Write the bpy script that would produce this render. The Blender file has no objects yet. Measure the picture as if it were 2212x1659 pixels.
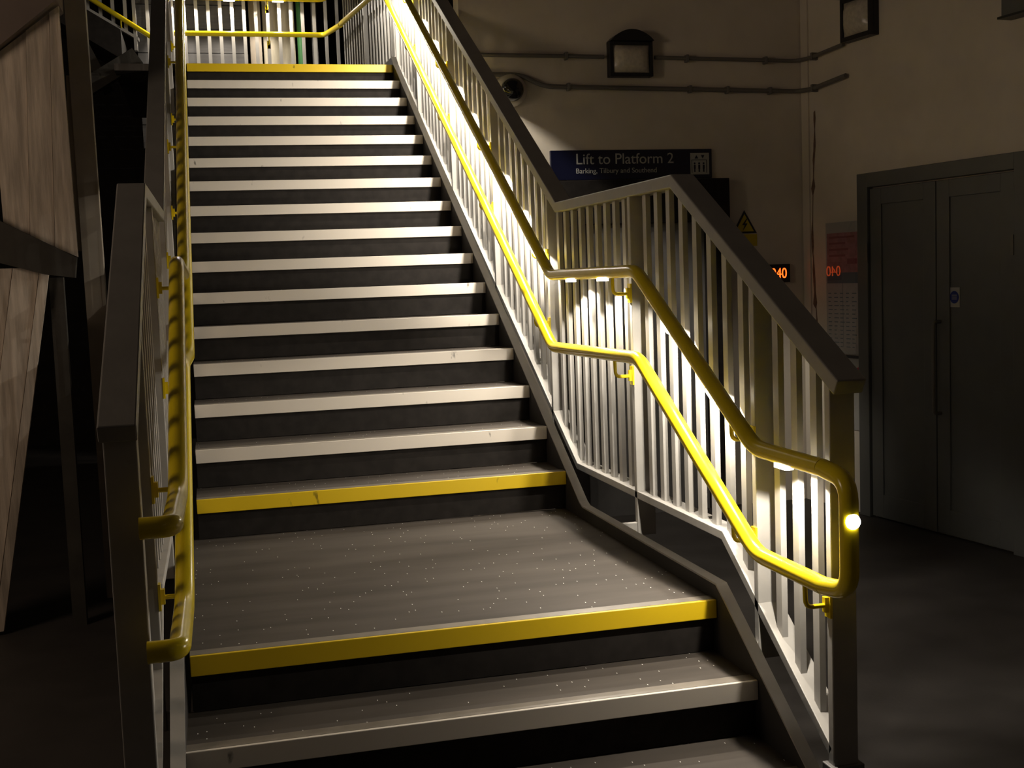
import bpy, bmesh, math, random
from mathutils import Vector, Matrix, Quaternion
sc = bpy.context.scene
random.seed(4)

# ------------------------------------------------------------------ camera
PITCH, YAW, ROLL = -0.0896808, 0.2464587, -0.0368470
cd = bpy.data.cameras.new('camera'); cam = bpy.data.objects.new('camera', cd)
sc.collection.objects.link(cam); sc.camera = cam
cam.location = (-1.436246, -3.292212, 0.990338)
fw = Vector((math.sin(YAW)*math.cos(PITCH), math.cos(YAW)*math.cos(PITCH), math.sin(PITCH)))
rt = fw.cross(Vector((0, 0, 1))).normalized(); up = rt.cross(fw)
R_ = rt*math.cos(ROLL) + up*math.sin(ROLL); U_ = up*math.cos(ROLL) - rt*math.sin(ROLL)
cam.matrix_world = Matrix(((R_.x, U_.x, -fw.x, cam.location.x), (R_.y, U_.y, -fw.y, cam.location.y),
                           (R_.z, U_.z, -fw.z, cam.location.z), (0, 0, 0, 1)))
cd.sensor_width = 36; cd.lens = 42.403; cd.clip_start = 0.05; cd.clip_end = 100

# ------------------------------------------------------------------ world, exposure, large lights
w = bpy.data.worlds.new('world'); sc.world = w; w.use_nodes = True
w.node_tree.nodes['Background'].inputs[0].default_value = (1.0, 0.78, 0.6, 1)
w.node_tree.nodes['Background'].inputs[1].default_value = 0.015
sc.view_settings.view_transform = 'Standard'; sc.view_settings.look = 'None'
sc.view_settings.gamma = 1; sc.view_settings.exposure = 0.0; sc.view_settings.use_curve_mapping = False
LED_W = 21          # one light in the handrail
HALL_W = 2          # added fill lamp behind the camera
HALL_AT = (1.0, -4.6, 3.3)
FLOOR = -0.64
STAIR_W = 98         # added fill lamp on the left side, out of the frame
STAIR_AT = (-4.6, 0.3, 2.25)

# ------------------------------------------------------------------ materials
def mat(name, col, rough=0.5, metal=0.0, noise=0.0, nscale=6.0, stretch=(1, 1, 1), bump=0.0, bscale=60.0, emit=None, estr=0, col2=None, spec=None, trans=0):
    m = bpy.data.materials.new(name); m.use_nodes = True
    nt = m.node_tree; b = nt.nodes['Principled BSDF']
    b.inputs['Base Color'].default_value = (*col, 1); b.inputs['Roughness'].default_value = rough
    b.inputs['Metallic'].default_value = metal
    if spec is not None: b.inputs['Specular IOR Level'].default_value = spec
    if trans: b.inputs['Transmission Weight'].default_value = trans
    tc = nt.nodes.new('ShaderNodeTexCoord'); mp = nt.nodes.new('ShaderNodeMapping')
    mp.inputs['Scale'].default_value = stretch; nt.links.new(tc.outputs['Object'], mp.inputs['Vector'])
    if noise:
        n = nt.nodes.new('ShaderNodeTexNoise'); n.inputs['Scale'].default_value = nscale; n.inputs['Detail'].default_value = 6
        nt.links.new(mp.outputs[0], n.inputs['Vector'])
        r = nt.nodes.new('ShaderNodeValToRGB'); r.color_ramp.elements[0].position = 0.35; r.color_ramp.elements[1].position = 0.65
        c2 = col2 or tuple(c*(1-noise) for c in col)
        r.color_ramp.elements[0].color = (*c2, 1); r.color_ramp.elements[1].color = (*col, 1)
        nt.links.new(n.outputs['Fac'], r.inputs[0]); nt.links.new(r.outputs[0], b.inputs['Base Color'])
    if bump:
        n2 = nt.nodes.new('ShaderNodeTexNoise'); n2.inputs['Scale'].default_value = bscale; n2.inputs['Detail'].default_value = 4
        nt.links.new(mp.outputs[0], n2.inputs['Vector'])
        bp = nt.nodes.new('ShaderNodeBump'); bp.inputs['Strength'].default_value = bump; bp.inputs['Distance'].default_value = 0.004
        nt.links.new(n2.outputs['Fac'], bp.inputs['Height']); nt.links.new(bp.outputs[0], b.inputs['Normal'])
    if emit:
        b.inputs['Emission Color'].default_value = (*emit, 1); b.inputs['Emission Strength'].default_value = estr
    return m

M = {}
M['steel'] = mat('grey_painted_steel', (0.42, 0.405, 0.38), 0.42, noise=0.12, nscale=9, bump=0.12, bscale=40)
M['darksteel'] = mat('dark_grey_steel', (0.16, 0.155, 0.15), 0.5, noise=0.2, nscale=7, bump=0.1)
M['blacksteel'] = mat('black_stringer_paint', (0.05, 0.047, 0.045), 0.6, noise=0.2, nscale=7, spec=.2)
M['band'] = mat('worn_metal_band', (0.20, 0.175, 0.145), 0.4, noise=0.2, nscale=18)
M['capsteel'] = mat('mid_grey_cap_paint', (0.27, 0.26, 0.245), 0.45, noise=0.12, nscale=9, bump=0.1)
M['yellow'] = mat('yellow_gloss_paint', (0.80, 0.62, 0.012), 0.22, noise=0.08, nscale=14, bump=0.04, bscale=30)
M['nose_white'] = None
M['riser'] = mat('black_riser', (0.022, 0.019, 0.017), 0.7, noise=0.3, nscale=20, spec=.12)
M['wallback'] = mat('cream_render', (0.70, 0.635, 0.54), 0.85, noise=0.09, nscale=3.5, bump=0.25, bscale=35)
M['floor'] = mat('dark_station_floor', (0.042, 0.037, 0.034), 0.6, noise=0.25, nscale=5, bump=0.15, bscale=50)
M['door'] = mat('dark_grey_door_paint', (0.125, 0.127, 0.12), 0.45, noise=0.1, nscale=5)
M['black'] = mat('black_plastic', (0.012, 0.012, 0.014), 0.4)
M['navy'] = mat('navy_enamel', (0.004, 0.0055, 0.024), 0.35)
M['signwhite'] = mat('sign_white', (0.42, 0.42, 0.40), 0.5)
M['conduit'] = mat('galvanised_conduit_dark', (0.15, 0.14, 0.125), 0.5)
M['diffuser'] = mat('frosted_diffuser', (0.62, 0.57, 0.48), 0.25, noise=0.2, nscale=40)
M['led'] = mat('led_lens', (1, 1, 1), 0.3, emit=(1.0, 0.93, 0.82), estr=18)
M['ledtail'] = mat('led_bright', (1, 1, 1), 0.3, emit=(1.0, 0.95, 0.88), estr=12)
M['red'] = mat('red_led_segments', (0.2, 0.01, 0.0), 0.4, emit=(1.0, 0.10, 0.01), estr=3.2)
M['clad'] = mat('weathered_pale_boards', (0.62, 0.53, 0.44), 0.85, noise=0.35, nscale=5, stretch=(9, 9, 0.7), bump=0.3, bscale=20)
M['dirty'] = mat('grimy_beam', (0.045, 0.04, 0.032), 0.8, noise=0.4, nscale=6, bump=0.2)
M['soffit'] = mat('brown_soffit', (0.15, 0.115, 0.10), 0.85, noise=0.15, nscale=5)
M['postpaint'] = mat('pale_brown_post_paint', (0.42, 0.36, 0.29), 0.7, noise=0.15, nscale=6)
M['voidwall'] = mat('sooty_brick', (0.018, 0.015, 0.013), 0.9, noise=0.4, nscale=8)
M['boards'] = mat('grey_shiplap_boards', (0.17, 0.165, 0.165), 0.8, noise=0.2, nscale=5, stretch=(1, 1, 8))
M['beige'] = mat('beige_timber_panel', (0.62, 0.56, 0.44), 0.8, noise=0.25, nscale=5, stretch=(6, 6, 1))
M['green'] = mat('green_paint', (0.05, 0.20, 0.06), 0.6)
M['pink'] = mat('pink_poster', (0.42, 0.19, 0.21), 0.6, noise=0.3, nscale=25)
M['paper'] = mat('timetable_paper', (0.45, 0.42, 0.42), 0.6, noise=0.1, nscale=30)
M['teal'] = mat('blue_grey_poster_band', (0.09, 0.13, 0.17), 0.6)
M['crimson'] = mat('crimson_print', (0.38, 0.02, 0.06), 0.6)
M['printred'] = mat('dark_red_print', (0.24, 0.07, 0.09), 0.6)
M['blue'] = mat('blue_disc', (0.01, 0.025, 0.22), 0.5)
M['hazard'] = mat('hazard_yellow', (0.55, 0.42, 0.01), 0.5)
M['plaster'] = mat('exposed_pink_plaster', (0.20, 0.12, 0.085), 0.9, noise=0.3, nscale=30)
M['dome'] = mat('smoked_dome', (0.01, 0.01, 0.01), 0.06)
M['cream'] = mat('camera_housing', (0.55, 0.50, 0.42), 0.35)

def nosing_mat(name, col):
    m = mat(name, col, 0.4); nt = m.node_tree; b = nt.nodes['Principled BSDF']
    tc = nt.nodes.new('ShaderNodeTexCoord'); mp = nt.nodes.new('ShaderNodeMapping'); mp.inputs['Scale'].default_value = (1.0, 0.7, 0.45)
    nt.links.new(tc.outputs['Object'], mp.inputs['Vector'])
    n = nt.nodes.new('ShaderNodeTexNoise'); n.inputs['Scale'].default_value = 22; n.inputs['Detail'].default_value = 5
    nt.links.new(mp.outputs[0], n.inputs['Vector'])
    r = nt.nodes.new('ShaderNodeValToRGB'); e = r.color_ramp.elements
    e[0].position = 0.25; e[0].color = (*[c*0.35 for c in col], 1); e[1].position = 0.31; e[1].color = (*col, 1)
    nt.links.new(n.outputs['Fac'], r.inputs[0]); nt.links.new(r.outputs[0], b.inputs['Base Color'])
    return m
M['nose_white'] = nosing_mat('pale_nosing', (0.62, 0.57, 0.50))
M['nose_yellow'] = nosing_mat('yellow_nosing', (0.72, 0.50, 0.01))

def tread_mat():
    m = mat('grit_tread', (0.12, 0.105, 0.09), 0.7, spec=.2); nt = m.node_tree; b = nt.nodes['Principled BSDF']
    tc = nt.nodes.new('ShaderNodeTexCoord')
    n = nt.nodes.new('ShaderNodeTexNoise'); n.inputs['Scale'].default_value = 3; n.inputs['Detail'].default_value = 7
    mp = nt.nodes.new('ShaderNodeMapping'); mp.inputs['Scale'].default_value = (0.5, 2.5, 1)
    nt.links.new(tc.outputs['Object'], mp.inputs['Vector']); nt.links.new(mp.outputs[0], n.inputs['Vector'])
    r = nt.nodes.new('ShaderNodeValToRGB'); e = r.color_ramp.elements
    e[0].position = 0.3; e[0].color = (0.055, 0.047, 0.04, 1); e[1].position = 0.7; e[1].color = (0.09, 0.077, 0.066, 1)
    nt.links.new(n.outputs['Fac'], r.inputs[0])
    mp2 = nt.nodes.new('ShaderNodeMapping'); mp2.inputs['Scale'].default_value = (1.9, 0.62, 1)
    nt.links.new(tc.outputs['Object'], mp2.inputs['Vector'])
    v = nt.nodes.new('ShaderNodeTexVoronoi'); v.inputs['Scale'].default_value = 22; v.voronoi_dimensions = '2D'
    nt.links.new(mp2.outputs[0], v.inputs['Vector'])
    lt = nt.nodes.new('ShaderNodeMath'); lt.operation = 'LESS_THAN'; lt.inputs[1].default_value = 0.055
    nt.links.new(v.outputs['Distance'], lt.inputs[0])
    sp = nt.nodes.new('ShaderNodeSeparateColor'); nt.links.new(v.outputs['Color'], sp.inputs[0])
    gt = nt.nodes.new('ShaderNodeMath'); gt.operation = 'GREATER_THAN'; gt.inputs[1].default_value = 0.80
    nt.links.new(sp.outputs[0], gt.inputs[0])
    mu = nt.nodes.new('ShaderNodeMath'); mu.operation = 'MULTIPLY'
    nt.links.new(lt.outputs[0], mu.inputs[0]); nt.links.new(gt.outputs[0], mu.inputs[1])
    mx = nt.nodes.new('ShaderNodeMix'); mx.data_type = 'RGBA'
    nt.links.new(mu.outputs[0], mx.inputs[0]); nt.links.new(r.outputs[0], mx.inputs[6]); mx.inputs[7].default_value = (0.85, 0.83, 0.8, 1)  # grit flecks, their sparkle painted in as white
    nt.links.new(mx.outputs[2], b.inputs['Base Color'])
    return m
M['tread'] = tread_mat()

def glass_mat():
    m = bpy.data.materials.new('poster_glazing'); m.use_nodes = True; nt = m.node_tree
    for n in list(nt.nodes): nt.nodes.remove(n)
    o = nt.nodes.new('ShaderNodeOutputMaterial'); g = nt.nodes.new('ShaderNodeBsdfGlossy'); g.inputs['Roughness'].default_value = 0.012
    t = nt.nodes.new('ShaderNodeBsdfTransparent'); f = nt.nodes.new('ShaderNodeFresnel'); f.inputs[0].default_value = 1.5
    mx = nt.nodes.new('ShaderNodeMixShader'); ge = nt.nodes.new('ShaderNodeNewGeometry'); iv = nt.nodes.new('ShaderNodeMath'); iv.operation = 'SUBTRACT'; iv.inputs[0].default_value = 1
    mu = nt.nodes.new('ShaderNodeMath'); mu.operation = 'MULTIPLY'; nt.links.new(ge.outputs['Backfacing'], iv.inputs[1]); nt.links.new(iv.outputs[0], mu.inputs[0]); nt.links.new(f.outputs[0], mu.inputs[1]); nt.links.new(mu.outputs[0], mx.inputs[0]); nt.links.new(t.outputs[0], mx.inputs[1]); nt.links.new(g.outputs[0], mx.inputs[2])
    nt.links.new(mx.outputs[0], o.inputs[0]); return m
M['glass'] = glass_mat()

# ------------------------------------------------------------------ mesh helpers
class MB:
    def __init__(s): s.v = []; s.f = []; s.sm = []
    def add(s, vs, fs, smooth=False):
        k = len(s.v); s.v += [tuple(v) for v in vs]; s.f += [tuple(i+k for i in f) for f in fs]; s.sm += [smooth]*len(fs); return s
    def box(s, a, b):
        x0, y0, z0 = a; x1, y1, z1 = b
        vs = [(x0,y0,z0),(x1,y0,z0),(x1,y1,z0),(x0,y1,z0),(x0,y0,z1),(x1,y0,z1),(x1,y1,z1),(x0,y1,z1)]
        return s.add(vs, [(0,3,2,1),(4,5,6,7),(0,1,5,4),(1,2,6,5),(2,3,7,6),(3,0,4,7)])
    def railyz(s, pts, x0, x1, top, bot):
        """rectangular bar that follows a polyline of (y, z), mitred at its knees; top/bot = offsets perpendicular to it"""
        n = len(pts); off = []
        for i in range(n):
            def nrm(a, b):
                d = Vector((b[0]-a[0], b[1]-a[1])).normalized(); return Vector((-d.y, d.x))*(1 if d.x > 0 else -1)
            if i == 0: o = nrm(pts[0], pts[1])
            elif i == n-1: o = nrm(pts[-2], pts[-1])
            else:
                a = nrm(pts[i-1], pts[i]); b = nrm(pts[i], pts[i+1]); o = (a+b).normalized(); o = o/max(0.3, o.dot(a))
            off.append(o)
        vs = []
        for (y, z), o in zip(pts, off):
            for x in (x0, x1):
                for q in (bot, top): vs.append((x, y+o.x*q, z+o.y*q))
        fs = []
        for i in range(n-1):
            a = i*4; b = a+4
            fs += [(a, a+1, b+1, b), (a+2, b+2, b+3, a+3), (a+1, a+3, b+3, b+1), (a, b, b+2, a+2)]
        fs += [(0, 2, 3, 1), (4*n-4, 4*n-3, 4*n-1, 4*n-2)]
        return s.add(vs, fs)
    def tube(s, pts, r, seg=16, bend=0.0, cap=True):
        P = [Vector(p) for p in pts]
        if bend:
            Q = [P[0]]
            for i in range(1, len(P)-1):
                a, b, c = P[i-1], P[i], P[i+1]; d1 = (a-b); d2 = (c-b)
                k = min(bend, d1.length*0.45, d2.length*0.45); d1.normalize(); d2.normalize()
                for t in (0, .2, .4, .6, .8, 1): 
                    Q.append((b+d1*k)*(1-t)**2 + b*2*t*(1-t) + (b+d2*k)*t*t)
            Q.append(P[-1]); P = Q
        n = len(P); T = [((P[min(i+1, n-1)]-P[max(i-1, 0)]).normalized()) for i in range(n)]
        ref = Vector((1, 0, 0)) if abs(T[0].x) < 0.8 else Vector((0, 0, 1))
        N = (ref - T[0]*ref.dot(T[0])).normalized(); vs = []
        for i in range(n):
            if i: N = (N - T[i]*N.dot(T[i])).normalized()
            B = T[i].cross(N)
            for k in range(seg):
                a = 2*math.pi*k/seg; vs.append(P[i] + N*math.cos(a)*r + B*math.sin(a)*r)
        fs = [(i*seg+k, i*seg+(k+1) % seg, (i+1)*seg+(k+1) % seg, (i+1)*seg+k) for i in range(n-1) for k in range(seg)]
        s.add(vs, fs, True)
        if cap: 
            s.add(vs[:seg], [tuple(range(seg))[::-1]]); s.add(vs[-seg:], [tuple(range(seg))])
        return s
    def prism(s, poly, d):
        """extrude a 3-D polygon by the vector d"""
        n = len(poly); P = [Vector(p) for p in poly]; d = Vector(d)
        vs = P + [p+d for p in P]
        return s.add(vs, [tuple(range(n)), tuple(range(2*n-1, n-1, -1))] + [(i, i+n, (i+1) % n + n, (i+1) % n) for i in range(n)])
    def lathe(s, c, ax, prof, seg=24):
        """prof = [(radius, distance along axis)]"""
        c = Vector(c); ax = Vector(ax).normalized(); ref = Vector((0, 0, 1)) if abs(ax.z) < .9 else Vector((1, 0, 0))
        N = (ref-ax*ref.dot(ax)).normalized(); B = ax.cross(N); vs = []
        for r, h in prof:
            for k in range(seg):
                a = 2*math.pi*k/seg; vs.append(c + ax*h + (N*math.cos(a)+B*math.sin(a))*r)
        n = len(prof)
        fs = [(i*seg+k, i*seg+(k+1) % seg, (i+1)*seg+(k+1) % seg, (i+1)*seg+k) for i in range(n-1) for k in range(seg)]
        s.add(vs, fs, True); s.add(vs[:seg], [tuple(range(seg))[::-1]]); s.add(vs[-seg:], [tuple(range(seg))]); return s
    def build(s, name, m, parent=None, fmap=None, bevel=0):
        vs = [fmap(*v) for v in s.v] if fmap else s.v
        me = bpy.data.meshes.new(name); me.from_pydata(vs, [], s.f); me.update()
        me.polygons.foreach_set('use_smooth', s.sm)
        bm = bmesh.new(); bm.from_mesh(me); bmesh.ops.recalc_face_normals(bm, faces=bm.faces); bm.to_mesh(me); bm.free()
        me.materials.append(m); o = bpy.data.objects.new(name, me); sc.collection.objects.link(o)
        if parent: o.parent = parent
        if bevel:
            b = o.modifiers.new('bevel', 'BEVEL'); b.width = bevel; b.segments = 2; b.limit_method = 'ANGLE'; b.angle_limit = 0.6
        return o

def tag(o, label=None, cat=None, group=None, kind=None):
    if label: o['label'] = label
    if cat: o['category'] = cat
    if group: o['group'] = group
    if kind: o['kind'] = kind
    return o
def thing(name, loc, label, cat, group=None):
    o = bpy.data.objects.new(name, None); o.location = loc; o.empty_display_size = .1; sc.collection.objects.link(o)
    return tag(o, label, cat, group)
def here(root):
    """vertices are written in room coordinates; a child mesh subtracts its thing's base point"""
    l = root.location; return lambda x, y, z: (x-l.x, y-l.y, z-l.z)
def comp(f, g): return lambda x, y, z: g(*f(x, y, z))
def text(name, body, size, m, parent, mtx, ext=0.001, align='LEFT', sx=1.0):
    c = bpy.data.curves.new(name, 'FONT'); c.body = body; c.size = size; c.extrude = ext; c.align_x = align; c.align_y = 'CENTER'
    t = bpy.data.objects.new(name, c); sc.collection.objects.link(t)
    dg = bpy.context.evaluated_depsgraph_get(); dg.update(); me = bpy.data.meshes.new_from_object(t.evaluated_get(dg))
    bpy.data.objects.remove(t); me.transform(Matrix.Diagonal((sx, 1, 1, 1))); me.transform(mtx); me.materials.clear(); me.materials.append(m); me.name = name
    o = bpy.data.objects.new(name, me); sc.collection.objects.link(o); o.parent = parent; return o
def spot(name, loc, direction, watts, size=150, blend=0.25, col=(1.0, 0.90, 0.76), parent=None, radius=0.008):
    l = bpy.data.lights.new(name, 'SPOT'); l.energy = watts; l.spot_size = math.radians(size); l.spot_blend = blend; l.color = col
    l.shadow_soft_size = radius
    o = bpy.data.objects.new(name, l); sc.collection.objects.link(o); o.location = loc
    o.rotation_mode = 'QUATERNION'; o.rotation_quaternion = Vector(direction).to_track_quat('-Z', 'Y')
    if parent: o.parent = parent
    return o

# ------------------------------------------------------------------ dimensions of the stair
RISE, GO, L0 = 0.16, 0.2737, 1.5375
def nose(k): return (L0+(k-3)*GO if k >= 3 else -(2-k)*GO, (k-2)*RISE)      # k=2 landing edge, k=18 top landing edge
def xl(k): return -1.53 if k > 1 else -1.575
RIGHT = lambda u, y, z: (u, y, z)
LEFT = lambda u, y, z: (-1.500+0.008*(y+0.5)-u, y, z)

# ------------------------------------------------------------------ the setting
RW = Vector((2.678, 3.571, 0)); RD = Vector((math.cos(math.radians(-82.318)), math.sin(math.radians(-82.318)), 0))   # right wall: point and direction towards the viewer
RN = Vector((-RD.y, RD.x, 0)); RN = -RN if RN.x > 0 else RN                                                            # normal into the hall
def onw(s, z, out=0.0): p = RW+RD*s+RN*out; return (p.x, p.y, z)      # s metres along the right wall from the door's far jamb
CORNER_S = -0.735
tag(MB().box((-6, -7, FLOOR-.1), (6, 10.6, FLOOR)).build('floor', M['floor']), kind='structure')
tag(MB().box((0.215, 4.3, FLOOR), (2.9, 4.45, 5.0)).build('wall_back', M['wallback']), kind='structure')
wr = MB(); a = onw(CORNER_S, FLOOR); b = onw(8.0, FLOOR)
wr.prism([onw(CORNER_S, FLOOR), onw(9.5, FLOOR), onw(9.5, FLOOR, -.15), onw(CORNER_S, FLOOR, -.15)], (0, 0, 5.6))
tag(wr.build('wall_right', M['wallback']), kind='structure')
tag(MB().box((-6, 10.4, FLOOR), (6, 10.55, 6)).build('wall_far', M['voidwall']), kind='structure')
tag(MB().box((-6.05, -2.0, FLOOR), (-5.9, 10.4, 6)).build('wall_left', M['voidwall']), kind='structure')
# door: frame, two leaves
dr = thing('door_1', onw(0.6, FLOOR), None, None); dr['kind'] = 'structure'; D = here(dr)
fr = MB(); FT = 1.548; W1 = 1.315
def wbox(mb, s0, s1, z0, z1, o0, o1): return mb.prism([onw(s0, z0, o0), onw(s1, z0, o0), onw(s1, z0, o1), onw(s0, z0, o1)], (0, 0, z1-z0))
wbox(fr, -0.10, 0.0, FLOOR, FT, 0.002, 0.05); wbox(fr, W1-.1, W1, FLOOR, FT, 0.002, 0.05); wbox(fr, 0.0, W1-.1, FT-.09, FT, 0.002, 0.05)
fr.build('door_frame', M['door'], dr, D, bevel=0.004)
for s0, s1, hs in ((0.008, 0.598, 1), (0.604, 1.207, 0)):
    lf = MB(); wbox(lf, s0, s1, FLOOR+.01, FT-.098, 0.004, 0.024)
    q = .105
    for (a0, a1, z0, z1) in ((s0+.002, s0+q, FLOOR+.012, FT-.1), (s1-q, s1-.002, FLOOR+.012, FT-.1), (s0+q, s1-q, FT-.20, FT-.1), (s0+q, s1-q, FLOOR+.012, FLOOR+.16)):
        wbox(lf, a0, a1, z0, z1, 0.0245, 0.034)
    lo = lf.build('door_leaf', M['door'], dr, D, bevel=0.003)
    if not hs:
        h = MB(); h.tube([onw(0.595+.04, 0.09, 0.03), onw(0.595+.04, 0.09, 0.085), onw(0.595+.04, 0.63, 0.085), onw(0.595+.04, 0.63, 0.03)], 0.011, 12, 0.03)
        tag(h.build('pull_handle', M['conduit'], lo, D), 'slim bar pull handle')
for s, z in ((-0.0, 1.05), (1.212, 1.05)):
    hg = MB(); wbox(hg, s-.012, s+.006, z-.05, z+.06, 0.05, 0.056); tag(hg.build('hinge', M['conduit'], dr, D), 'small steel hinge')
# bare plaster scar and slim corner trunking
tr = MB(); wbox(tr, CORNER_S+0.01, CORNER_S+0.085, FLOOR, 5.0, 0.0, 0.012); tag(tr.build('trim_1', M['wallback']), kind='structure')
ps = MB(); rnd = random.Random(3); z = 0.30; Lp = []; Rp = []
while z < 2.05:
    wd = rnd.choice([.003, .004, .008, .012, .024]); c = CORNER_S+0.12+0.02*math.sin(z*4)+rnd.uniform(-.004, .004)
    Lp.append(onw(c-wd, z, .001)); Rp.append(onw(c+wd*.8, z+.01, .001)); z += rnd.uniform(.03, .09)
n = len(Lp); V = [tuple(Vector(p)+RN*q) for q in (0, .0015) for p in Lp+Rp]
fs = []
for i in range(n-1):
    for o in (0, 2*n): fs.append((o+i, o+i+1, o+n+i+1, o+n+i))
    fs += [(i, i+1, 2*n+i+1, 2*n+i), (n+i, n+i+1, 3*n+i+1, 3*n+i)]
fs += [(0, n, 3*n, 2*n), (n-1, 2*n-1, 4*n-1, 3*n-1)]
ps.add(V, fs)
tag(ps.build('peeled_plaster', M['plaster']), 'ragged strip of bare brown plaster running down the right wall by the corner', 'peeling plaster')

# ------------------------------------------------------------------ staircase
st = thing('staircase', (-.75, 0, FLOOR), 'straight steel staircase with pale nosing strips, a half landing and yellow landing edges', 'staircase'); S = here(st)
XR = 0.0
for k in range(-1, 19):
    y, z = nose(k)
    depth = GO if k not in (2, 18) else (L0 if k == 2 else 2.42)
    t = MB().box((xl(k)+.012*max(0, y), y+.012, z-.035), (XR, y+depth+.03, z-.003))
    t.box((xl(k)+.012*max(0, y), y+.03, z-RISE-.001), (XR, y+.045, z-.035))
    if k == 18: t.box((-1.95, y+.012, z-.05), (xl(k)+.012*y-.0, y+depth+.03, z-.003))
    nm = 'landing_deck' if k in (2, 18) else 'step'
    so = t.build(nm, M['tread'], st, S)
    rb = MB().box((xl(k)+.012*max(0, y)+.002, y+.022, z-RISE+.0), (XR-.002, y+.029, z-.03)).build('riser_face', M['riser'], so, S)
    nz = MB(); yel = k in (2, 3, 18)
    nz.box((xl(k)+.012*max(0, y), y, z-.056), (XR, y+.012, z));     no = nz.build('nosing', M['nose_yellow'] if yel else M['nose_white'], so, S, bevel=0.002)
    tp = MB().box((xl(k)+.012*max(0, y), y+.0125, z-.003), (XR, y+.055, z)).build('nosing_tread_band', M['band'], so, S)
    no['label'] = 'yellow nosing strip' if yel else 'pale nosing strip'
for side, fm, u0 in (('r', RIGHT, .001), ('l', LEFT, .047)):
    P = [(-1.0, -.600), (-.04, .012), (.01, .042), (1.33, .042), (1.37, .055), (5.62, 2.553), (5.70, 2.62), (8.0, 2.70)]
    sg = MB().railyz(P, u0, u0+.022, 0.0, -.26)
    so = sg.build('stringer', M['blacksteel'], st, comp(fm, S), bevel=0.003)
    MB().railyz(P, u0, u0+.036, 0.006, 0.0).build('stringer_lip', M['steel'], so, comp(fm, S))

# ------------------------------------------------------------------ balustrades
def bar(mb, u0, u1, y0, y1, z0, z1): mb.box((u0, y0, z0), (u1, y1, z1)); return mb
CAP = [(-.55, .677), (.53, 1.285), (1.90, 1.285), (6.12, 3.70)]
BOT = [(-.50, -.285), (.175, .165), (1.70, .165), (6.10, 2.645)]
def interp(P, y):
    for (a, b), (c, d) in zip(P[:-1], P[1:]):
        if a <= y <= c: return b+(d-b)*(y-a)/(c-a)
    return P[0][1] if y < P[0][0] else P[-1][1]
def balustrade(root, fm):
    F = comp(fm, here(root))
    MB().railyz(CAP, .095, .178, .022, -.022).build('cap_rail', M['capsteel'], root, F, bevel=.004)
    MB().railyz(BOT, .10, .175, .0, -.028).build('bottom_rail', M['steel'], root, F, bevel=.002)
    posts = [-.51, -.075, .945, 2.045, 3.08, 4.14, 5.23, 6.07]
    for i, y in enumerate(posts):
        if i == 0: zb = FLOOR+.30
        else: zb = interp(BOT, y)-.17
        m = bar(MB(), .10, .172, y, y+.028, zb, interp(CAP, y+.014)-.015)
        if i: m.box((.036 if fm is RIGHT else .08, y+.004, zb), (.10, y+.024, zb+.05))
        p = m.build('post', M['steel'], root, F, bevel=.003)
        if i == 0: MB().box((.088, y-.012, FLOOR), (.184, y+.042, zb+.012)).build('post_foot', M['darksteel'], p, F, bevel=.003)
    for a, b in zip(posts[:-1], posts[1:]):
        n = max(2, round((b-a)/.112)-1)
        for j in range(1, n+1):
            y = a+.014+(b-a)*j/(n+1)
            bar(MB(), .120, .138, y-.017, y+.017, interp(BOT, y)-.012, interp(CAP, y)-.02).build('baluster', M['steel'], root, F)
br = thing('balustrade', (.13, 0, FLOOR), 'grey steel balustrade along the right side of the stairs, in front of the lift sign', 'balustrade'); balustrade(br, RIGHT)
bl = thing('balustrade', (-1.6, 0, FLOOR), 'grey steel balustrade along the left side of the stairs, seen almost end on', 'balustrade'); balustrade(bl, LEFT)

def pair(P, y): return interp(P, y)
UP = [(-.66, .485), (-.22, .485), (.70, .99), (1.773, .985), (6.15, 3.525)]
LO = [(-.66, .185), (-.22, .185), (.70, .685), (1.773, .672), (6.15, 3.20)]
def led_on_rail(root, rail, F, fm, y, P, side):
    z = interp(P, y); a = interp(P, y+.01)-interp(P, y-.01); sl = math.atan2(a, .02)
    t = Vector((0, math.cos(sl), math.sin(sl))); n = Vector((0, math.sin(sl), -math.cos(sl)))
    c = Vector((.03, y, z))+n*.0205
    m = MB().prism([tuple(c+t*.036*k1+Vector((.014*k2, 0, 0))) for k1, k2 in ((-1, -.6), (-.8, -1), (.8, -1), (1, -.6), (1, .6), (.8, 1), (-.8, 1), (-1, .6))], tuple(n*.011))
    m.build('led_lens', M['led'], rail, F)
    q = c+n*.012+Vector((.024, 0, 0)); w = F(*q)
    spot('handrail_spot', w, (fm(*(q+n))[0]-fm(*q)[0] + (-.22 if side > 0 else .22), n.y, n.z), LED_W, 146, .15, parent=root)
def brackets(root, rail, F, ys, P):
    for y in ys:
        z = interp(P, y+.012)
        m = MB(); m.box((.094, y-.002, z-.115), (.1005, y+.028, z-.045))
        m.box((.084, y+.006, z-.10), (.094, y+.022, z-.06))
        m.tube([(.09, y+.013, z-.082), (.032, y+.013, z-.082), (.03, y+.013, z-.02)], .0065, 10, .02)
        m.build('rail_bracket', M['yellow'], rail, F)
def to3(P, u=.03): return [(u, y, z) for y, z in P]
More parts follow.
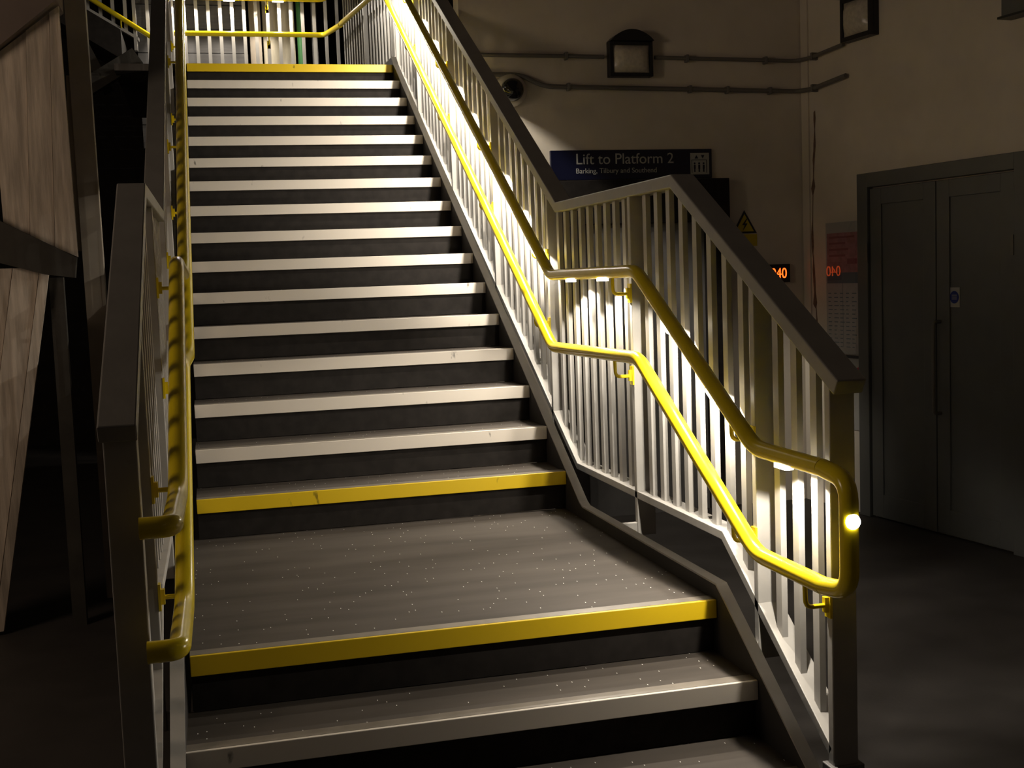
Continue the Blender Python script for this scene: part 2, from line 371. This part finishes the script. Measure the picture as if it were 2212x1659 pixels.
# right: upper and lower rail joined by a D-shaped return at the foot
hr = thing('handrail', (.03, 0, FLOOR), 'double yellow handrail right of the stairs, lights under its upper rail, looped foot', 'handrail'); H = here(hr)
SIDE_LO = [(-.02, 6.5, 3.235), (-.20, 7.98, 3.235)]; SIDE_UP = [(-.02, 6.5, 3.55), (-.20, 7.98, 3.55)]
upr = MB().tube([(.03, .0-.60, .485)]+to3(UP[1:])+SIDE_UP[:1]+[(-.14, 7.5, 3.55)], .0235, 18, .05).build('upper_rail', M['yellow'], hr, H)
lor = MB().tube([(.03, .0-.60, .185)]+to3(LO[1:])+SIDE_LO[:1]+[(-.14, 7.5, 3.235)], .0235, 18, .05).build('lower_rail', M['yellow'], hr, H)
lp = MB().tube([(.03, -.60, .485), (.035, -.715, .47), (.035, -.715, .20), (.03, -.60, .185)], .0235, 18, .09).build('loop_end', M['yellow'], hr, H)
LEDS = [-.39, .05, .40, 1.07, 1.48] + [2.02+.355*i for i in range(12)]
for y in LEDS: led_on_rail(hr, upr, H, RIGHT, y, UP, 1)
PY = [-.075, .945, 2.045, 3.08, 4.14, 5.23]
brackets(hr, upr, H, PY, UP); brackets(hr, lor, H, PY+[-.51], LO)
# light at the foot of the loop, facing the hall
tl = MB().lathe((.033, -.7375, .375), (-.1, -1, .1), [(.019, 0), (.018, .003), (.010, .005), (.004, .006)], 20).build('loop_light', M['ledtail'], lp, H)
spot('loop_spot', H(.035, -.77, .375), (-.1, -1, -.4), .3, 120, .5, parent=hr)
# left: two rails with their own returns to the post
UPL = [(-.60, .475), (-.20, .475), (.88, 1.075), (1.80, 1.04), (6.1, 3.50)]
LOL = [(-.60, .20), (-.20, .20), (.88, .735), (1.80, .71), (6.1, 3.17)]
for P, nm, ww in ((UPL, 'upper', 'upper'), (LOL, 'lower', 'lower')):
    h2 = thing('handrail', (-1.5, 0, FLOOR), '%s of the two yellow handrails left of the stairs, foot bent to the post' % ww, 'handrail'); G = comp(LEFT, here(h2))
    z0 = P[0][1]
    rl = MB().tube([(.10, -.60, z0), (.032, -.60, z0)]+to3(P[1:]), .0245, 18, .075).build('rail', M['yellow'], h2, G)
    brackets(h2, rl, G, PY, P)

# ------------------------------------------------------------------ top landing: back and side railings, next flight
def flat_balustrade(root, A, B, zA0, zB0, hgt, n, F, postf=(), thick=.03, cap=True):
    """straight balustrade from A to B (plan), its foot from zA0 to zB0"""
    A = Vector(A); B = Vector(B); d = (B-A); L = d.length; t = d/L; nn = Vector((-t.y, t.x))
    def pr(s0, s1, o0, o1, z0a, z0b, z1a, z1b):
        P = []
        for s, zl, zh in ((s0, z0a, z1a), (s1, z0b, z1b)):
            p = A+t*s
            for o in (o0, o1):
                q = p+nn*o; P += [(q.x, q.y, zl), (q.x, q.y, zh)]
        return P, [(0,1,3,2),(4,6,7,5),(0,4,5,1),(2,3,7,6),(0,2,6,4),(1,5,7,3)]
    zz = lambda s, h: zA0+(zB0-zA0)*s/L+h
    MB().add(*pr(0, L, -.0375, .0375, zz(0, 0), zz(L, 0), zz(0, .028), zz(L, .028))).build('bottom_rail', M['steel'], root, F)
    MB().add(*pr(0, L, -.05, .05, zz(0, hgt-.044), zz(L, hgt-.044), zz(0, hgt), zz(L, hgt))).build('cap_rail', M['steel'], root, F)
    ps = [f*L for f in postf]
    for s in ps: MB().add(*pr(s-.014, s+.014, -.036, .036, zz(s, -.1), zz(s, -.1), zz(s, hgt-.04), zz(s, hgt-.04))).build('post', M['steel'], root, F)
    for j in range(1, n):
        s = L*j/n
        if any(abs(s-q) < .04 for q in ps): continue
        MB().add(*pr(s-.015, s+.015, -.007, .007, zz(s, .02), zz(s, .02), zz(s, hgt-.03), zz(s, hgt-.03))).build('baluster', M['steel'], root, F)
lb = thing('balustrade', (-.8, 8.1, 2.56), 'grey steel balustrade across the back of the top landing', 'balustrade'); F = here(lb)
flat_balustrade(lb, (-1.78, 8.1), (0.0, 8.1), 2.66, 2.66, 1.2, 17, F, (0, .588, 1))
sb = thing('balustrade', (-.02, 6.8, 2.56), 'grey steel balustrade on the right edge of the top landing', 'balustrade'); F = here(sb)
flat_balustrade(sb, (.13, 6.12), (-.07, 8.02), 2.68, 2.66, 1.2, 20, F, (0, .5))
nf = thing('balustrade', (-2.2, 8.1, 3.0), 'pale balustrade of the next flight rising to the left of the top landing', 'balustrade'); F = here(nf)
flat_balustrade(nf, (-1.86, 8.0), (-3.3, 8.0), 3.16, 4.04, 1.15, 14, F, (0.02,))
hb = thing('handrail', (-.8, 8.0, 2.56), 'double yellow handrail with lights across the back of the top landing', 'handrail'); G = here(hb)
ub = MB().tube([(-1.75, 8.0, 3.55), (-.24, 8.0, 3.55), (-.14, 7.55, 3.55)], .0235, 16, .06).build('upper_rail', M['yellow'], hb, G)
lb2 = MB().tube([(-1.56, 8.0, 3.235), (-.24, 8.0, 3.235), (-.14, 7.55, 3.235)], .0235, 16, .06).build('lower_rail', M['yellow'], hb, G)
for x in (-1.5, -1.07, -.64):
    m = MB().box((x-.05, 7.988, 3.522), (x+.05, 8.012, 3.529)); m.build('led_lens', M['led'], ub, G)
    spot('handrail_spot', G(x, 8.0, 3.518), (0, -.1, -1), LED_W, 158, .2, parent=hb)
for z in (3.235, 3.55):
    m = MB(); m.tube([(-.735, 8.07, z-.08), (-.735, 8.0, z-.08), (-.735, 8.0, z-.01)], .0065, 10, .02); m.box((-.75, 8.064, z-.115), (-.72, 8.07, z-.045)); m.build('rail_bracket', M['yellow'], lb2 if z < 3.4 else ub, G)
hn = thing('handrail', (-2.2, 7.9, 3.0), 'yellow handrail of the next flight rising to the left of the top landing', 'handrail'); G = here(hn)
rn = MB().tube([(-1.72, 7.93, 3.165), (-3.2, 7.93, 4.13)], .022, 14).build('rail', M['yellow'], hn, G)
MB().tube([(-2.0, 7.99, 3.27), (-2.0, 7.93, 3.27), (-2.0, 7.93, 3.34)], .0065, 8, .02).build('rail_bracket', M['yellow'], rn, G)
sn = MB(); sn.prism([(-1.97, 7.2, 3.10), (-3.3, 7.2, 3.92), (-3.3, 7.2, 3.70), (-1.97, 7.2, 2.86)], (0, .85, 0))
tag(sn.build('stair_flight', M['riser']), 'dark underside of the next flight rising to the left behind the top landing', 'staircase')

# things beyond the top landing
tag(MB().box((-.755, 8.55, 2.3), (-.46, 8.62, 4.4)).build('timber_panel', M['beige']), 'beige boarded panel standing behind the top landing balustrade', 'panel')
gb = MB()
for i in range(9): gb.prism([(-1.9, 8.62, 2.3+.22*i), (-.90, 8.62, 2.3+.22*i), (-.90, 8.60, 2.3+.22*i+.21), (-1.9, 8.60, 2.3+.22*i+.21)], (0, .05, 0))
tag(gb.build('boarded_screen', M['boards']), 'grey screen of horizontal boards behind the left half of the top landing', 'screen')
tag(MB().box((-.88, 8.5, 2.3), (-.775, 8.58, 4.4)).build('column', M['postpaint']), 'brownish column between the grey boards and the beige panel', 'column')
tag(MB().tube([(-.41, 8.5, 2.3), (-.41, 8.5, 4.4)], .032, 12).build('pipe', M['green']), 'green pipe standing right of the beige panel behind the landing', 'pipe')
tag(MB().box((-.30, 8.5, 2.3), (-.25, 8.56, 4.4)).build('column', M['boards']), 'slim grey column right of the green pipe behind the landing', 'column')

# ------------------------------------------------------------------ left side: neighbouring structure
Y0 = 2.8
def boards_panel(mb, poly, gap_lines, y, thick=.05):
    mb.prism([(x, y, z) for x, z in poly], (0, thick, 0))
    for (a, b, wd) in gap_lines:      # raised narrow laps between boards
        mb.prism([(a[0]-wd, y-.008, a[1]), (a[0]+wd, y-.008, a[1]), (b[0]+wd, y-.008, b[1]), (b[0]-wd, y-.008, b[1])], (0, .008, 0))
p1 = thing('hoarding', (-2.2, Y0, FLOOR), 'pale boarded panel hanging above the dark beam at the left edge', 'panel'); F = here(p1)
def board(name, x0b, x0t, x1b, x1t, zb0, zb1, zt0, zt1, y, m, root, F, tilt=0):
    MB().prism([(x0b, y, zb0), (x1b, y+tilt, zb1), (x1t, y+tilt, zt1), (x0t, y, zt0)], (0, .03, 0)).build(name, m, root, F)
B1 = [(-2.70, -2.60, -2.345, -2.345), (-2.325, -2.335, -2.215, -2.17), (-2.212, -2.167, -2.108, -2.062), (-2.105, -2.059, -2.008, -2.018)]
zt = lambda x: 2.111+(x+2.285)*.787; zb = lambda x: 1.30-(x+2.30)*.50
for i, (a, b, c, d) in enumerate(B1):
    board('board', a, b, c, d, zb(a), zb(c), zt(b), zt(d), Y0, M['clad'], p1, F, .012)
p2 = thing('hoarding', (-2.3, Y0, FLOOR), 'pale boarded panel leaning below the dark beam at the left edge', 'panel'); F = here(p2)
def leanx(z): return -2.148+(z-1.05)*.19 if z > .9 else -2.176+(z-.9)*.187
for i, (o0, o1) in enumerate(((-.46, -.305), (-.30, -.165), (-.16, -.045), (-.040, 0))):
    MB().prism([(leanx(-.62)+o0, Y0, -.62), (leanx(-.62)+o1, Y0+.01, -.62), (leanx(.9)+o1, Y0+.01, .9), (leanx(1.1)+o1, Y0+.01, 1.11), (leanx(1.1)+o0, Y0, 1.11)], (0, .03, 0)).build('board', M['clad'], p2, F)
bmn = MB().prism([(-2.75, Y0-.07, 1.56), (-2.008, Y0-.07, 1.15), (-2.02, Y0-.07, 1.055), (-2.15, Y0-.07, 1.075), (-2.75, Y0-.07, 1.26)], (0, .068, 0))
tag(bmn.build('beam', M['dirty']), 'grimy dark beam between the two boarded panels at the left edge', 'beam')
tag(MB().box((-2.15, Y0+.05, FLOOR), (-2.085, Y0+.11, 1.06)).build('column', M['dirty']), 'short dark column under the grimy beam', 'column')
sf = MB().prism([(-2.9, Y0-.06, 1.62), (-2.018, Y0-.06, 2.335), (-2.008, Y0-.06, 3.4), (-2.9, Y0-.06, 3.4)], (0, .3, 0))
tag(sf.build('soffit_panel', M['soffit']), 'dark brown sloping panel in the top left corner above the boards', 'panel')
tc_ = thing('column', (-1.98, 3.4, FLOOR), 'tall pale brown column between the boarded panels and the stairs', 'column'); F = here(tc_)
MB().prism([(-2.028, 3.35, FLOOR), (-1.928, 3.35, FLOOR), (-1.945, 3.35, 3.6), (-2.045, 3.35, 3.6)], (0, .09, 0)).build('column_shaft', M['postpaint'], tc_, F)
MB().prism([(-2.083, 3.4, 1.2), (-2.035, 3.4, 1.2), (-2.035, 3.4, 2.1), (-2.06, 3.4, 2.1)], (0, .035, 0)).build('batten', M['beige'], tc_, F)
for (a, b, w_) in (((-2.22, 5.8, 2.38), (-1.80, 5.9, 2.66), .06), ((-2.30, 6.0, 3.05), (-2.02, 6.0, 2.42), .035)):
    A = Vector(a); B = Vector(b); n = Vector((-(B-A).z, 0, (B-A).x)).normalized()*w_
    tag(MB().prism([tuple(A-n), tuple(B-n), tuple(B+n), tuple(A+n)], (0, .08, 0)).build('brace', M['dirty']), 'dim brace rising to the right under the next flight' if w_ > .05 else 'thin dim brace dropping to the right under the next flight', 'brace')

# ------------------------------------------------------------------ back wall fittings
YB = 4.3
def conduit_thing(pts, r, clips, label, wallclips=()):
    c = thing('conduit', pts[0], label, 'conduit', None); F = here(c)
    pz = MB().tube(pts, r, 12, .08).build('pipe', M['conduit'], c, F)
    for p in clips: 
        MB().box((p[0]-.010, p[1]-.018, p[2]-.024), (p[0]+.010, 4.299, p[2]+.024)).build('saddle_clip', M['conduit'], c, F, bevel=.004)
    for s, z in wallclips:
        m = MB(); wbox(m, s-.010, s+.010, z-.024, z+.024, .001, .048); m.build('saddle_clip', M['conduit'], c, F)
yc = YB-.03
conduit_thing([(.22, yc, 2.385), (1.16, yc, 2.378)], .013, [(.905, yc, 2.381), ], 'straight dark conduit on the back wall, left of the bulkhead lamp')
conduit_thing([(1.51, yc, 2.376), (2.53, yc, 2.362), onw(CORNER_S+.15, 2.362, .03), onw(-.24, 2.385, .03)], .013, [(1.736, yc, 2.372), (2.30, yc, 2.364)], 'dark conduit bending round the corner between the two bulkhead lamps', [(-.56, 2.365)])
conduit_thing([(.22, yc, 2.262), (.60, yc, 2.262), (.74, yc, 2.188), (2.53, yc, 2.160), onw(CORNER_S+.15, 2.155, .03), onw(-.22, 2.185, .03)], .015, [(.914, yc, 2.186), (1.754, yc, 2.173), (2.02, yc, 2.168), (2.33, yc, 2.163)], 'lower dark conduit that curves over the dome camera and ends past the corner', [(-.56, 2.158)])
# bulkhead lamp with eyelid hood
def bulkhead(root, P, F):
    """P(a, z, out) maps wall coordinates to the room"""
    hexa = lambda a0, a1, z0, z1, o: [P(a0, z0, o), P(a1, z0, o), P(a1, z1, o), P(a0, z1, o)]
    def slab(mb, a0, a1, z0, z1, o0, o1):
        A = hexa(a0, a1, z0, z1, o0); B = hexa(a0, a1, z0, z1, o1)
        mb.add(A+B, [(3,2,1,0),(4,5,6,7),(0,1,5,4),(1,2,6,5),(2,3,7,6),(3,0,4,7)]); return mb
    W, Hh, T = .148, .112, .024
    m = MB(); slab(m, -W, W, -Hh, Hh, .001, .04)
    for q in ((-W, -W+T, -Hh, Hh), (W-T, W, -Hh, Hh), (-W+T, W-T, -Hh, -Hh+T), (-W+T, W-T, Hh-T, Hh)): slab(m, *q, .0405, .07)
    body = m.build('lamp_body', M['black'], root, F, bevel=.004)
    hd = MB(); n = 12; arc = [(-W+2*W*i/n, Hh+.072*math.sin(math.pi*i/n)**.8 if 0 < i < n else Hh) for i in range(n+1)]
    v = [P(a, z, .001) for a, z in arc]+[P(a, z, .10) for a, z in arc]; k = len(arc)
    hd.add(v, [tuple(range(k)), tuple(range(2*k-1, k-1, -1))]+[(i, i+k, (i+1) % k+k, (i+1) % k) for i in range(k)])
    hd.build('hood', M['black'], root, F)
    dm = MB(); g = 8; vs = []
    for i in range(g+1):
        for j in range(g+1):
            b = (1-(2*i/g-1)**4)*(1-(2*j/g-1)**4); vs.append(P((W-T)*(2*i/g-1), (Hh-T)*(2*j/g-1), .055+.045*b))
    dm.add(vs, [(i*(g+1)+j, (i+1)*(g+1)+j, (i+1)*(g+1)+j+1, i*(g+1)+j+1) for i in range(g) for j in range(g)], True)
    tag(dm.build('diffuser', M['diffuser'], root, F), 'frosted diffuser, unlit')
lm = thing('bulkhead_lamp', (1.336, YB, 2.36), 'unlit square bulkhead lamp with black arched hood on the back wall above the lift sign', 'lamp'); bulkhead(lm, lambda a, z, o: (1.336+a, YB-o, 2.36+z), here(lm))
lm2 = thing('bulkhead_lamp', onw(-.07, 2.52), 'unlit black framed bulkhead lamp at the top of the right wall, cut by the frame', 'lamp'); bulkhead(lm2, lambda a, z, o: onw(-.075+a*1.0, 2.52+z*1.2, o), here(lm2))
bx = thing('wall_box', onw(1.3, 2.3), 'dark grey box high on the right wall in the top right corner', 'box'); F = here(bx)
m = MB(); wbox(m, 1.16, 1.6, 2.262, 2.7, .001, .08); m.build('box_body', M['door'], bx, F); m = MB(); wbox(m, 1.15, 1.6, 2.25, 2.262, .001, .1); m.build('box_lip', M['black'], bx, F)
# dome camera
cm = thing('dome_camera', (.54, YB, 2.165), 'round security camera with smoked dome on the back wall below the curving conduit', 'camera'); F = here(cm)
MB().lathe((.53, YB-.001, 2.165), (0, -1, 0), [(.105, 0), (.105, .03), (.09, .06), (.075, .07)], 28).build('camera_base', M['cream'], cm, F)
MB().lathe((.53, YB-.0715, 2.160), (0, -1, 0), [(.073, 0), (.070, .02), (.058, .042), (.035, .058), (.01, .064)], 28).build('dome', M['dome'], cm, F)
# lift sign
sg = thing('lift_sign', (1.34, YB, 1.69), 'navy sign reading Lift to Platform 2 on the back wall', 'sign'); F = here(sg)
MB().box((.779, YB-.025, 1.592), (1.900, YB-.001, 1.783)).build('sign_panel', M['navy'], sg, F, bevel=.003)
def wm(x, z, y=YB-.026): return Matrix.Translation(F(x, y, z)) @ Matrix.Rotation(math.pi/2, 4, 'X')
text('sign_text', 'Lift to Platform 2', .098, M['signwhite'], sg, wm(.946, 1.722), sx=1.0)
text('sign_text', 'Barking, Tilbury and Southend', .046, M['signwhite'], sg, wm(.946, 1.648))
pc = MB().box((1.745, YB-.028, 1.615), (1.878, YB-.0255, 1.757)); po = pc.build('lift_pictogram', M['signwhite'], sg, F)
pk = MB()
for x in (1.768, 1.800, 1.832):
    pk.lathe((x+.006, YB-.0285, 1.688), (0, -1, 0), [(.0065, 0), (.0065, .001)], 12); pk.box((x, YB-.0295, 1.652), (x+.013, YB-.0285, 1.678)); pk.box((x+.002, YB-.0295, 1.632), (x+.011, YB-.0285, 1.652))
pk.prism([(1.775, YB-.0285, 1.720), (1.800, YB-.0285, 1.720), (1.7875, YB-.0285, 1.742)], (0, -.001, 0)); pk.prism([(1.820, YB-.0285, 1.742), (1.845, YB-.0285, 1.742), (1.8325, YB-.0285, 1.720)], (0, -.001, 0))
for q in ((1.752, 1.625, 1.756, 1.712), (1.857, 1.625, 1.861, 1.712), (1.752, 1.709, 1.861, 1.712)): pk.box((q[0], YB-.0295, q[1]), (q[2], YB-.0285, q[3]))
pk.build('pictogram_figures', M['navy'], po, F)
# lift doorway
lf = thing('lift_doorway', (1.4, YB, FLOOR), 'dark steel lift doorway surround under the lift sign, behind the balustrade', 'doorway'); F = here(lf)
m = MB(); m.box((.79, YB-.10, 1.30), (1.99, YB-.001, 1.583)); m.box((.79, YB-.10, FLOOR), (.95, YB-.001, 1.30)); m.box((1.83, YB-.10, FLOOR), (1.99, YB-.001, 1.30)); m.build('surround', M['riser'], lf, F, bevel=.004)
for x0, x1 in ((.952, 1.388), (1.392, 1.828)): MB().box((x0, YB-.03, FLOOR), (x1, YB-.002, 1.299)).build('lift_door', M['darksteel'], lf, F)
# hazard sign
hz = thing('hazard_sign', (2.14, YB, 1.25), 'yellow triangular warning sign on the back wall, half hidden by the balustrade', 'sign'); F = here(hz)
tri = lambda s, y: [(2.137+math.sin(a)*s, y, 1.268+math.cos(a)*s) for a in (0, 2*math.pi/3, 4*math.pi/3)]
MB().prism(tri(.104, YB-.004), (0, .003, 0)).build('sign_border', M['black'], hz, F)
MB().prism(tri(.078, YB-.006), (0, .0015, 0)).build('sign_face', M['hazard'], hz, F)
MB().prism([(x, YB-.008, z) for x, z in ((2.150, 1.315), (2.118, 1.272), (2.137, 1.272), (2.122, 1.232), (2.158, 1.283), (2.138, 1.283), (2.158, 1.315))], (0, .0015, 0)).build('bolt_symbol', M['black'], hz, F)
MB().box((2.045, YB-.004, 1.13), (2.228, YB-.001, 1.21)).build('caption_plate', M['hazard'], hz, F)
# LED indicator
ld = thing('floor_indicator', (2.4, YB, .94), 'small black indicator with glowing red digits on the back wall beside the cap rail', 'indicator'); F = here(ld)
MB().box((2.30, YB-.035, .875), (2.455, YB-.001, 1.0)).build('indicator_case', M['black'], ld, F, bevel=.003)
text('digits', '040', .10, M['red'], ld, Matrix.Translation(F(2.31, YB-.036, .935)) @ Matrix.Rotation(math.pi/2, 4, 'X'), ext=.002, sx=.80)

# ------------------------------------------------------------------ right wall posters and door sign
wallM = lambda s, z, o: Matrix.Translation(onw(s, z, o))
pt = thing('poster_case', onw(-.29, .3), 'glazed timetable case with a pink header on the right wall beside the doors', 'poster'); F = here(pt)
m = MB(); wbox(m, -.475, -.125, .395, 1.26, .001, .012); m.build('poster_frame', M['signwhite'], pt, F)
m = MB(); wbox(m, -.462, -.135, .93, 1.19, .0125, .0135); a = m.build('poster_header', M['pink'], pt, F); tag(a, 'faded pink header with dark print')
m = MB(); wbox(m, -.462, -.135, .86, .93, .0125, .0135); m.build('poster_band', M['teal'], pt, F)
m = MB(); wbox(m, -.462, -.135, .42, .86, .0125, .0135); ppr = m.build('timetable_sheet', M['paper'], pt, F)
m = MB(); rr = random.Random(8)
for j in range(14):
    for i in range(5): 
        s = -.452+i*.062; wbox(m, s, s+rr.uniform(.02, .05), .44+j*.027, .443+j*.027+.003, .0136, .0140)
wbox(m, -.30, -.297, .44, .86, .0136, .0140)
m.build('printed_lines', M['teal'], ppr, F)
m = MB(); 
for j in range(4): wbox(m, -.44, -.44+rr.uniform(.15, .28), 1.155-.04*j, 1.168-.04*j, .0136, .0142)
wbox(m, -.25, -.15, .985, 1.02, .0136, .0142); m.build('printed_lines', M['printred'], a, F)
m = MB(); m.prism([onw(-.470, .40, .016), onw(-.130, .40, .042), onw(-.130, .40, .045), onw(-.470, .40, .019)], (0, 0, .855)); m.build('glazing', M['glass'], pt, F)
pt2 = thing('notice', onw(-.29, -.1), 'white notice with black top bar and crimson triangle under the timetable case', 'poster'); F = here(pt2)
m = MB(); wbox(m, -.475, -.125, -.1, .372, .001, .010); m.build('notice_sheet', M['signwhite'], pt2, F)
m = MB(); wbox(m, -.475, -.125, .373, .388, .001, .03); m.build('top_bar', M['black'], pt2, F)
m = MB(); m.prism([onw(-.26, .262, .0105), onw(-.13, .245, .0105), onw(-.13, .325, .0105)], RN*.001); m.build('crimson_triangle', M['crimson'], pt2, F)
ds = thing('door_sign', onw(.75, .77), 'small white notice with a blue disc on the right-hand door leaf', 'sign'); F = here(ds)
m = MB(); wbox(m, .700, .785, .715, .828, .0247, .0265); m.build('notice_plate', M['signwhite'], ds, F)
m = MB(); m.lathe(onw(.7425, .772, .0267), RN, [(.036, 0), (.036, .001)], 28); bd = m.build('blue_disc', M['blue'], ds, F)
m = MB()
for j in range(3): wbox(m, .722, .763, .760+.011*j, .764+.011*j, .0278, .0282)
m.build('printed_lines', M['signwhite'], bd, F)

# ------------------------------------------------------------------ added fill lamps, both out of view
hl = thing('fill_lamp', HALL_AT, 'added fill lamp behind the camera, unseen', 'lamp')  # unseen, added for a dim general fill
MB().lathe((0, 0, .03), (0, 0, 1), [(.16, 0), (.18, .03), (.18, .06)], 24).build('fill_lamp_base', M['cream'], hl)
l = bpy.data.lights.new('hall_fill', 'POINT'); l.energy = HALL_W; l.color = (1.0, .74, .52); l.shadow_soft_size = .14
lo = bpy.data.objects.new('hall_fill', l); sc.collection.objects.link(lo); lo.parent = hl; lo.location = (0, 0, -.14)

sl = thing('fill_lamp', STAIR_AT, 'added fill lamp left of the stairs, out of the frame', 'lamp')  # unseen, added to brighten the walls and the left boards
MB().lathe((0, 0, .03), (0, 0, 1), [(.16, 0), (.18, .03), (.18, .06)], 24).build('fill_lamp_base', M['cream'], sl)
l = bpy.data.lights.new('left_fill', 'POINT'); l.energy = STAIR_W; l.color = (1.0, .76, .55); l.shadow_soft_size = .5
lo = bpy.data.objects.new('left_fill', l); sc.collection.objects.link(lo); lo.parent = sl; lo.location = (0, 0, -.14)
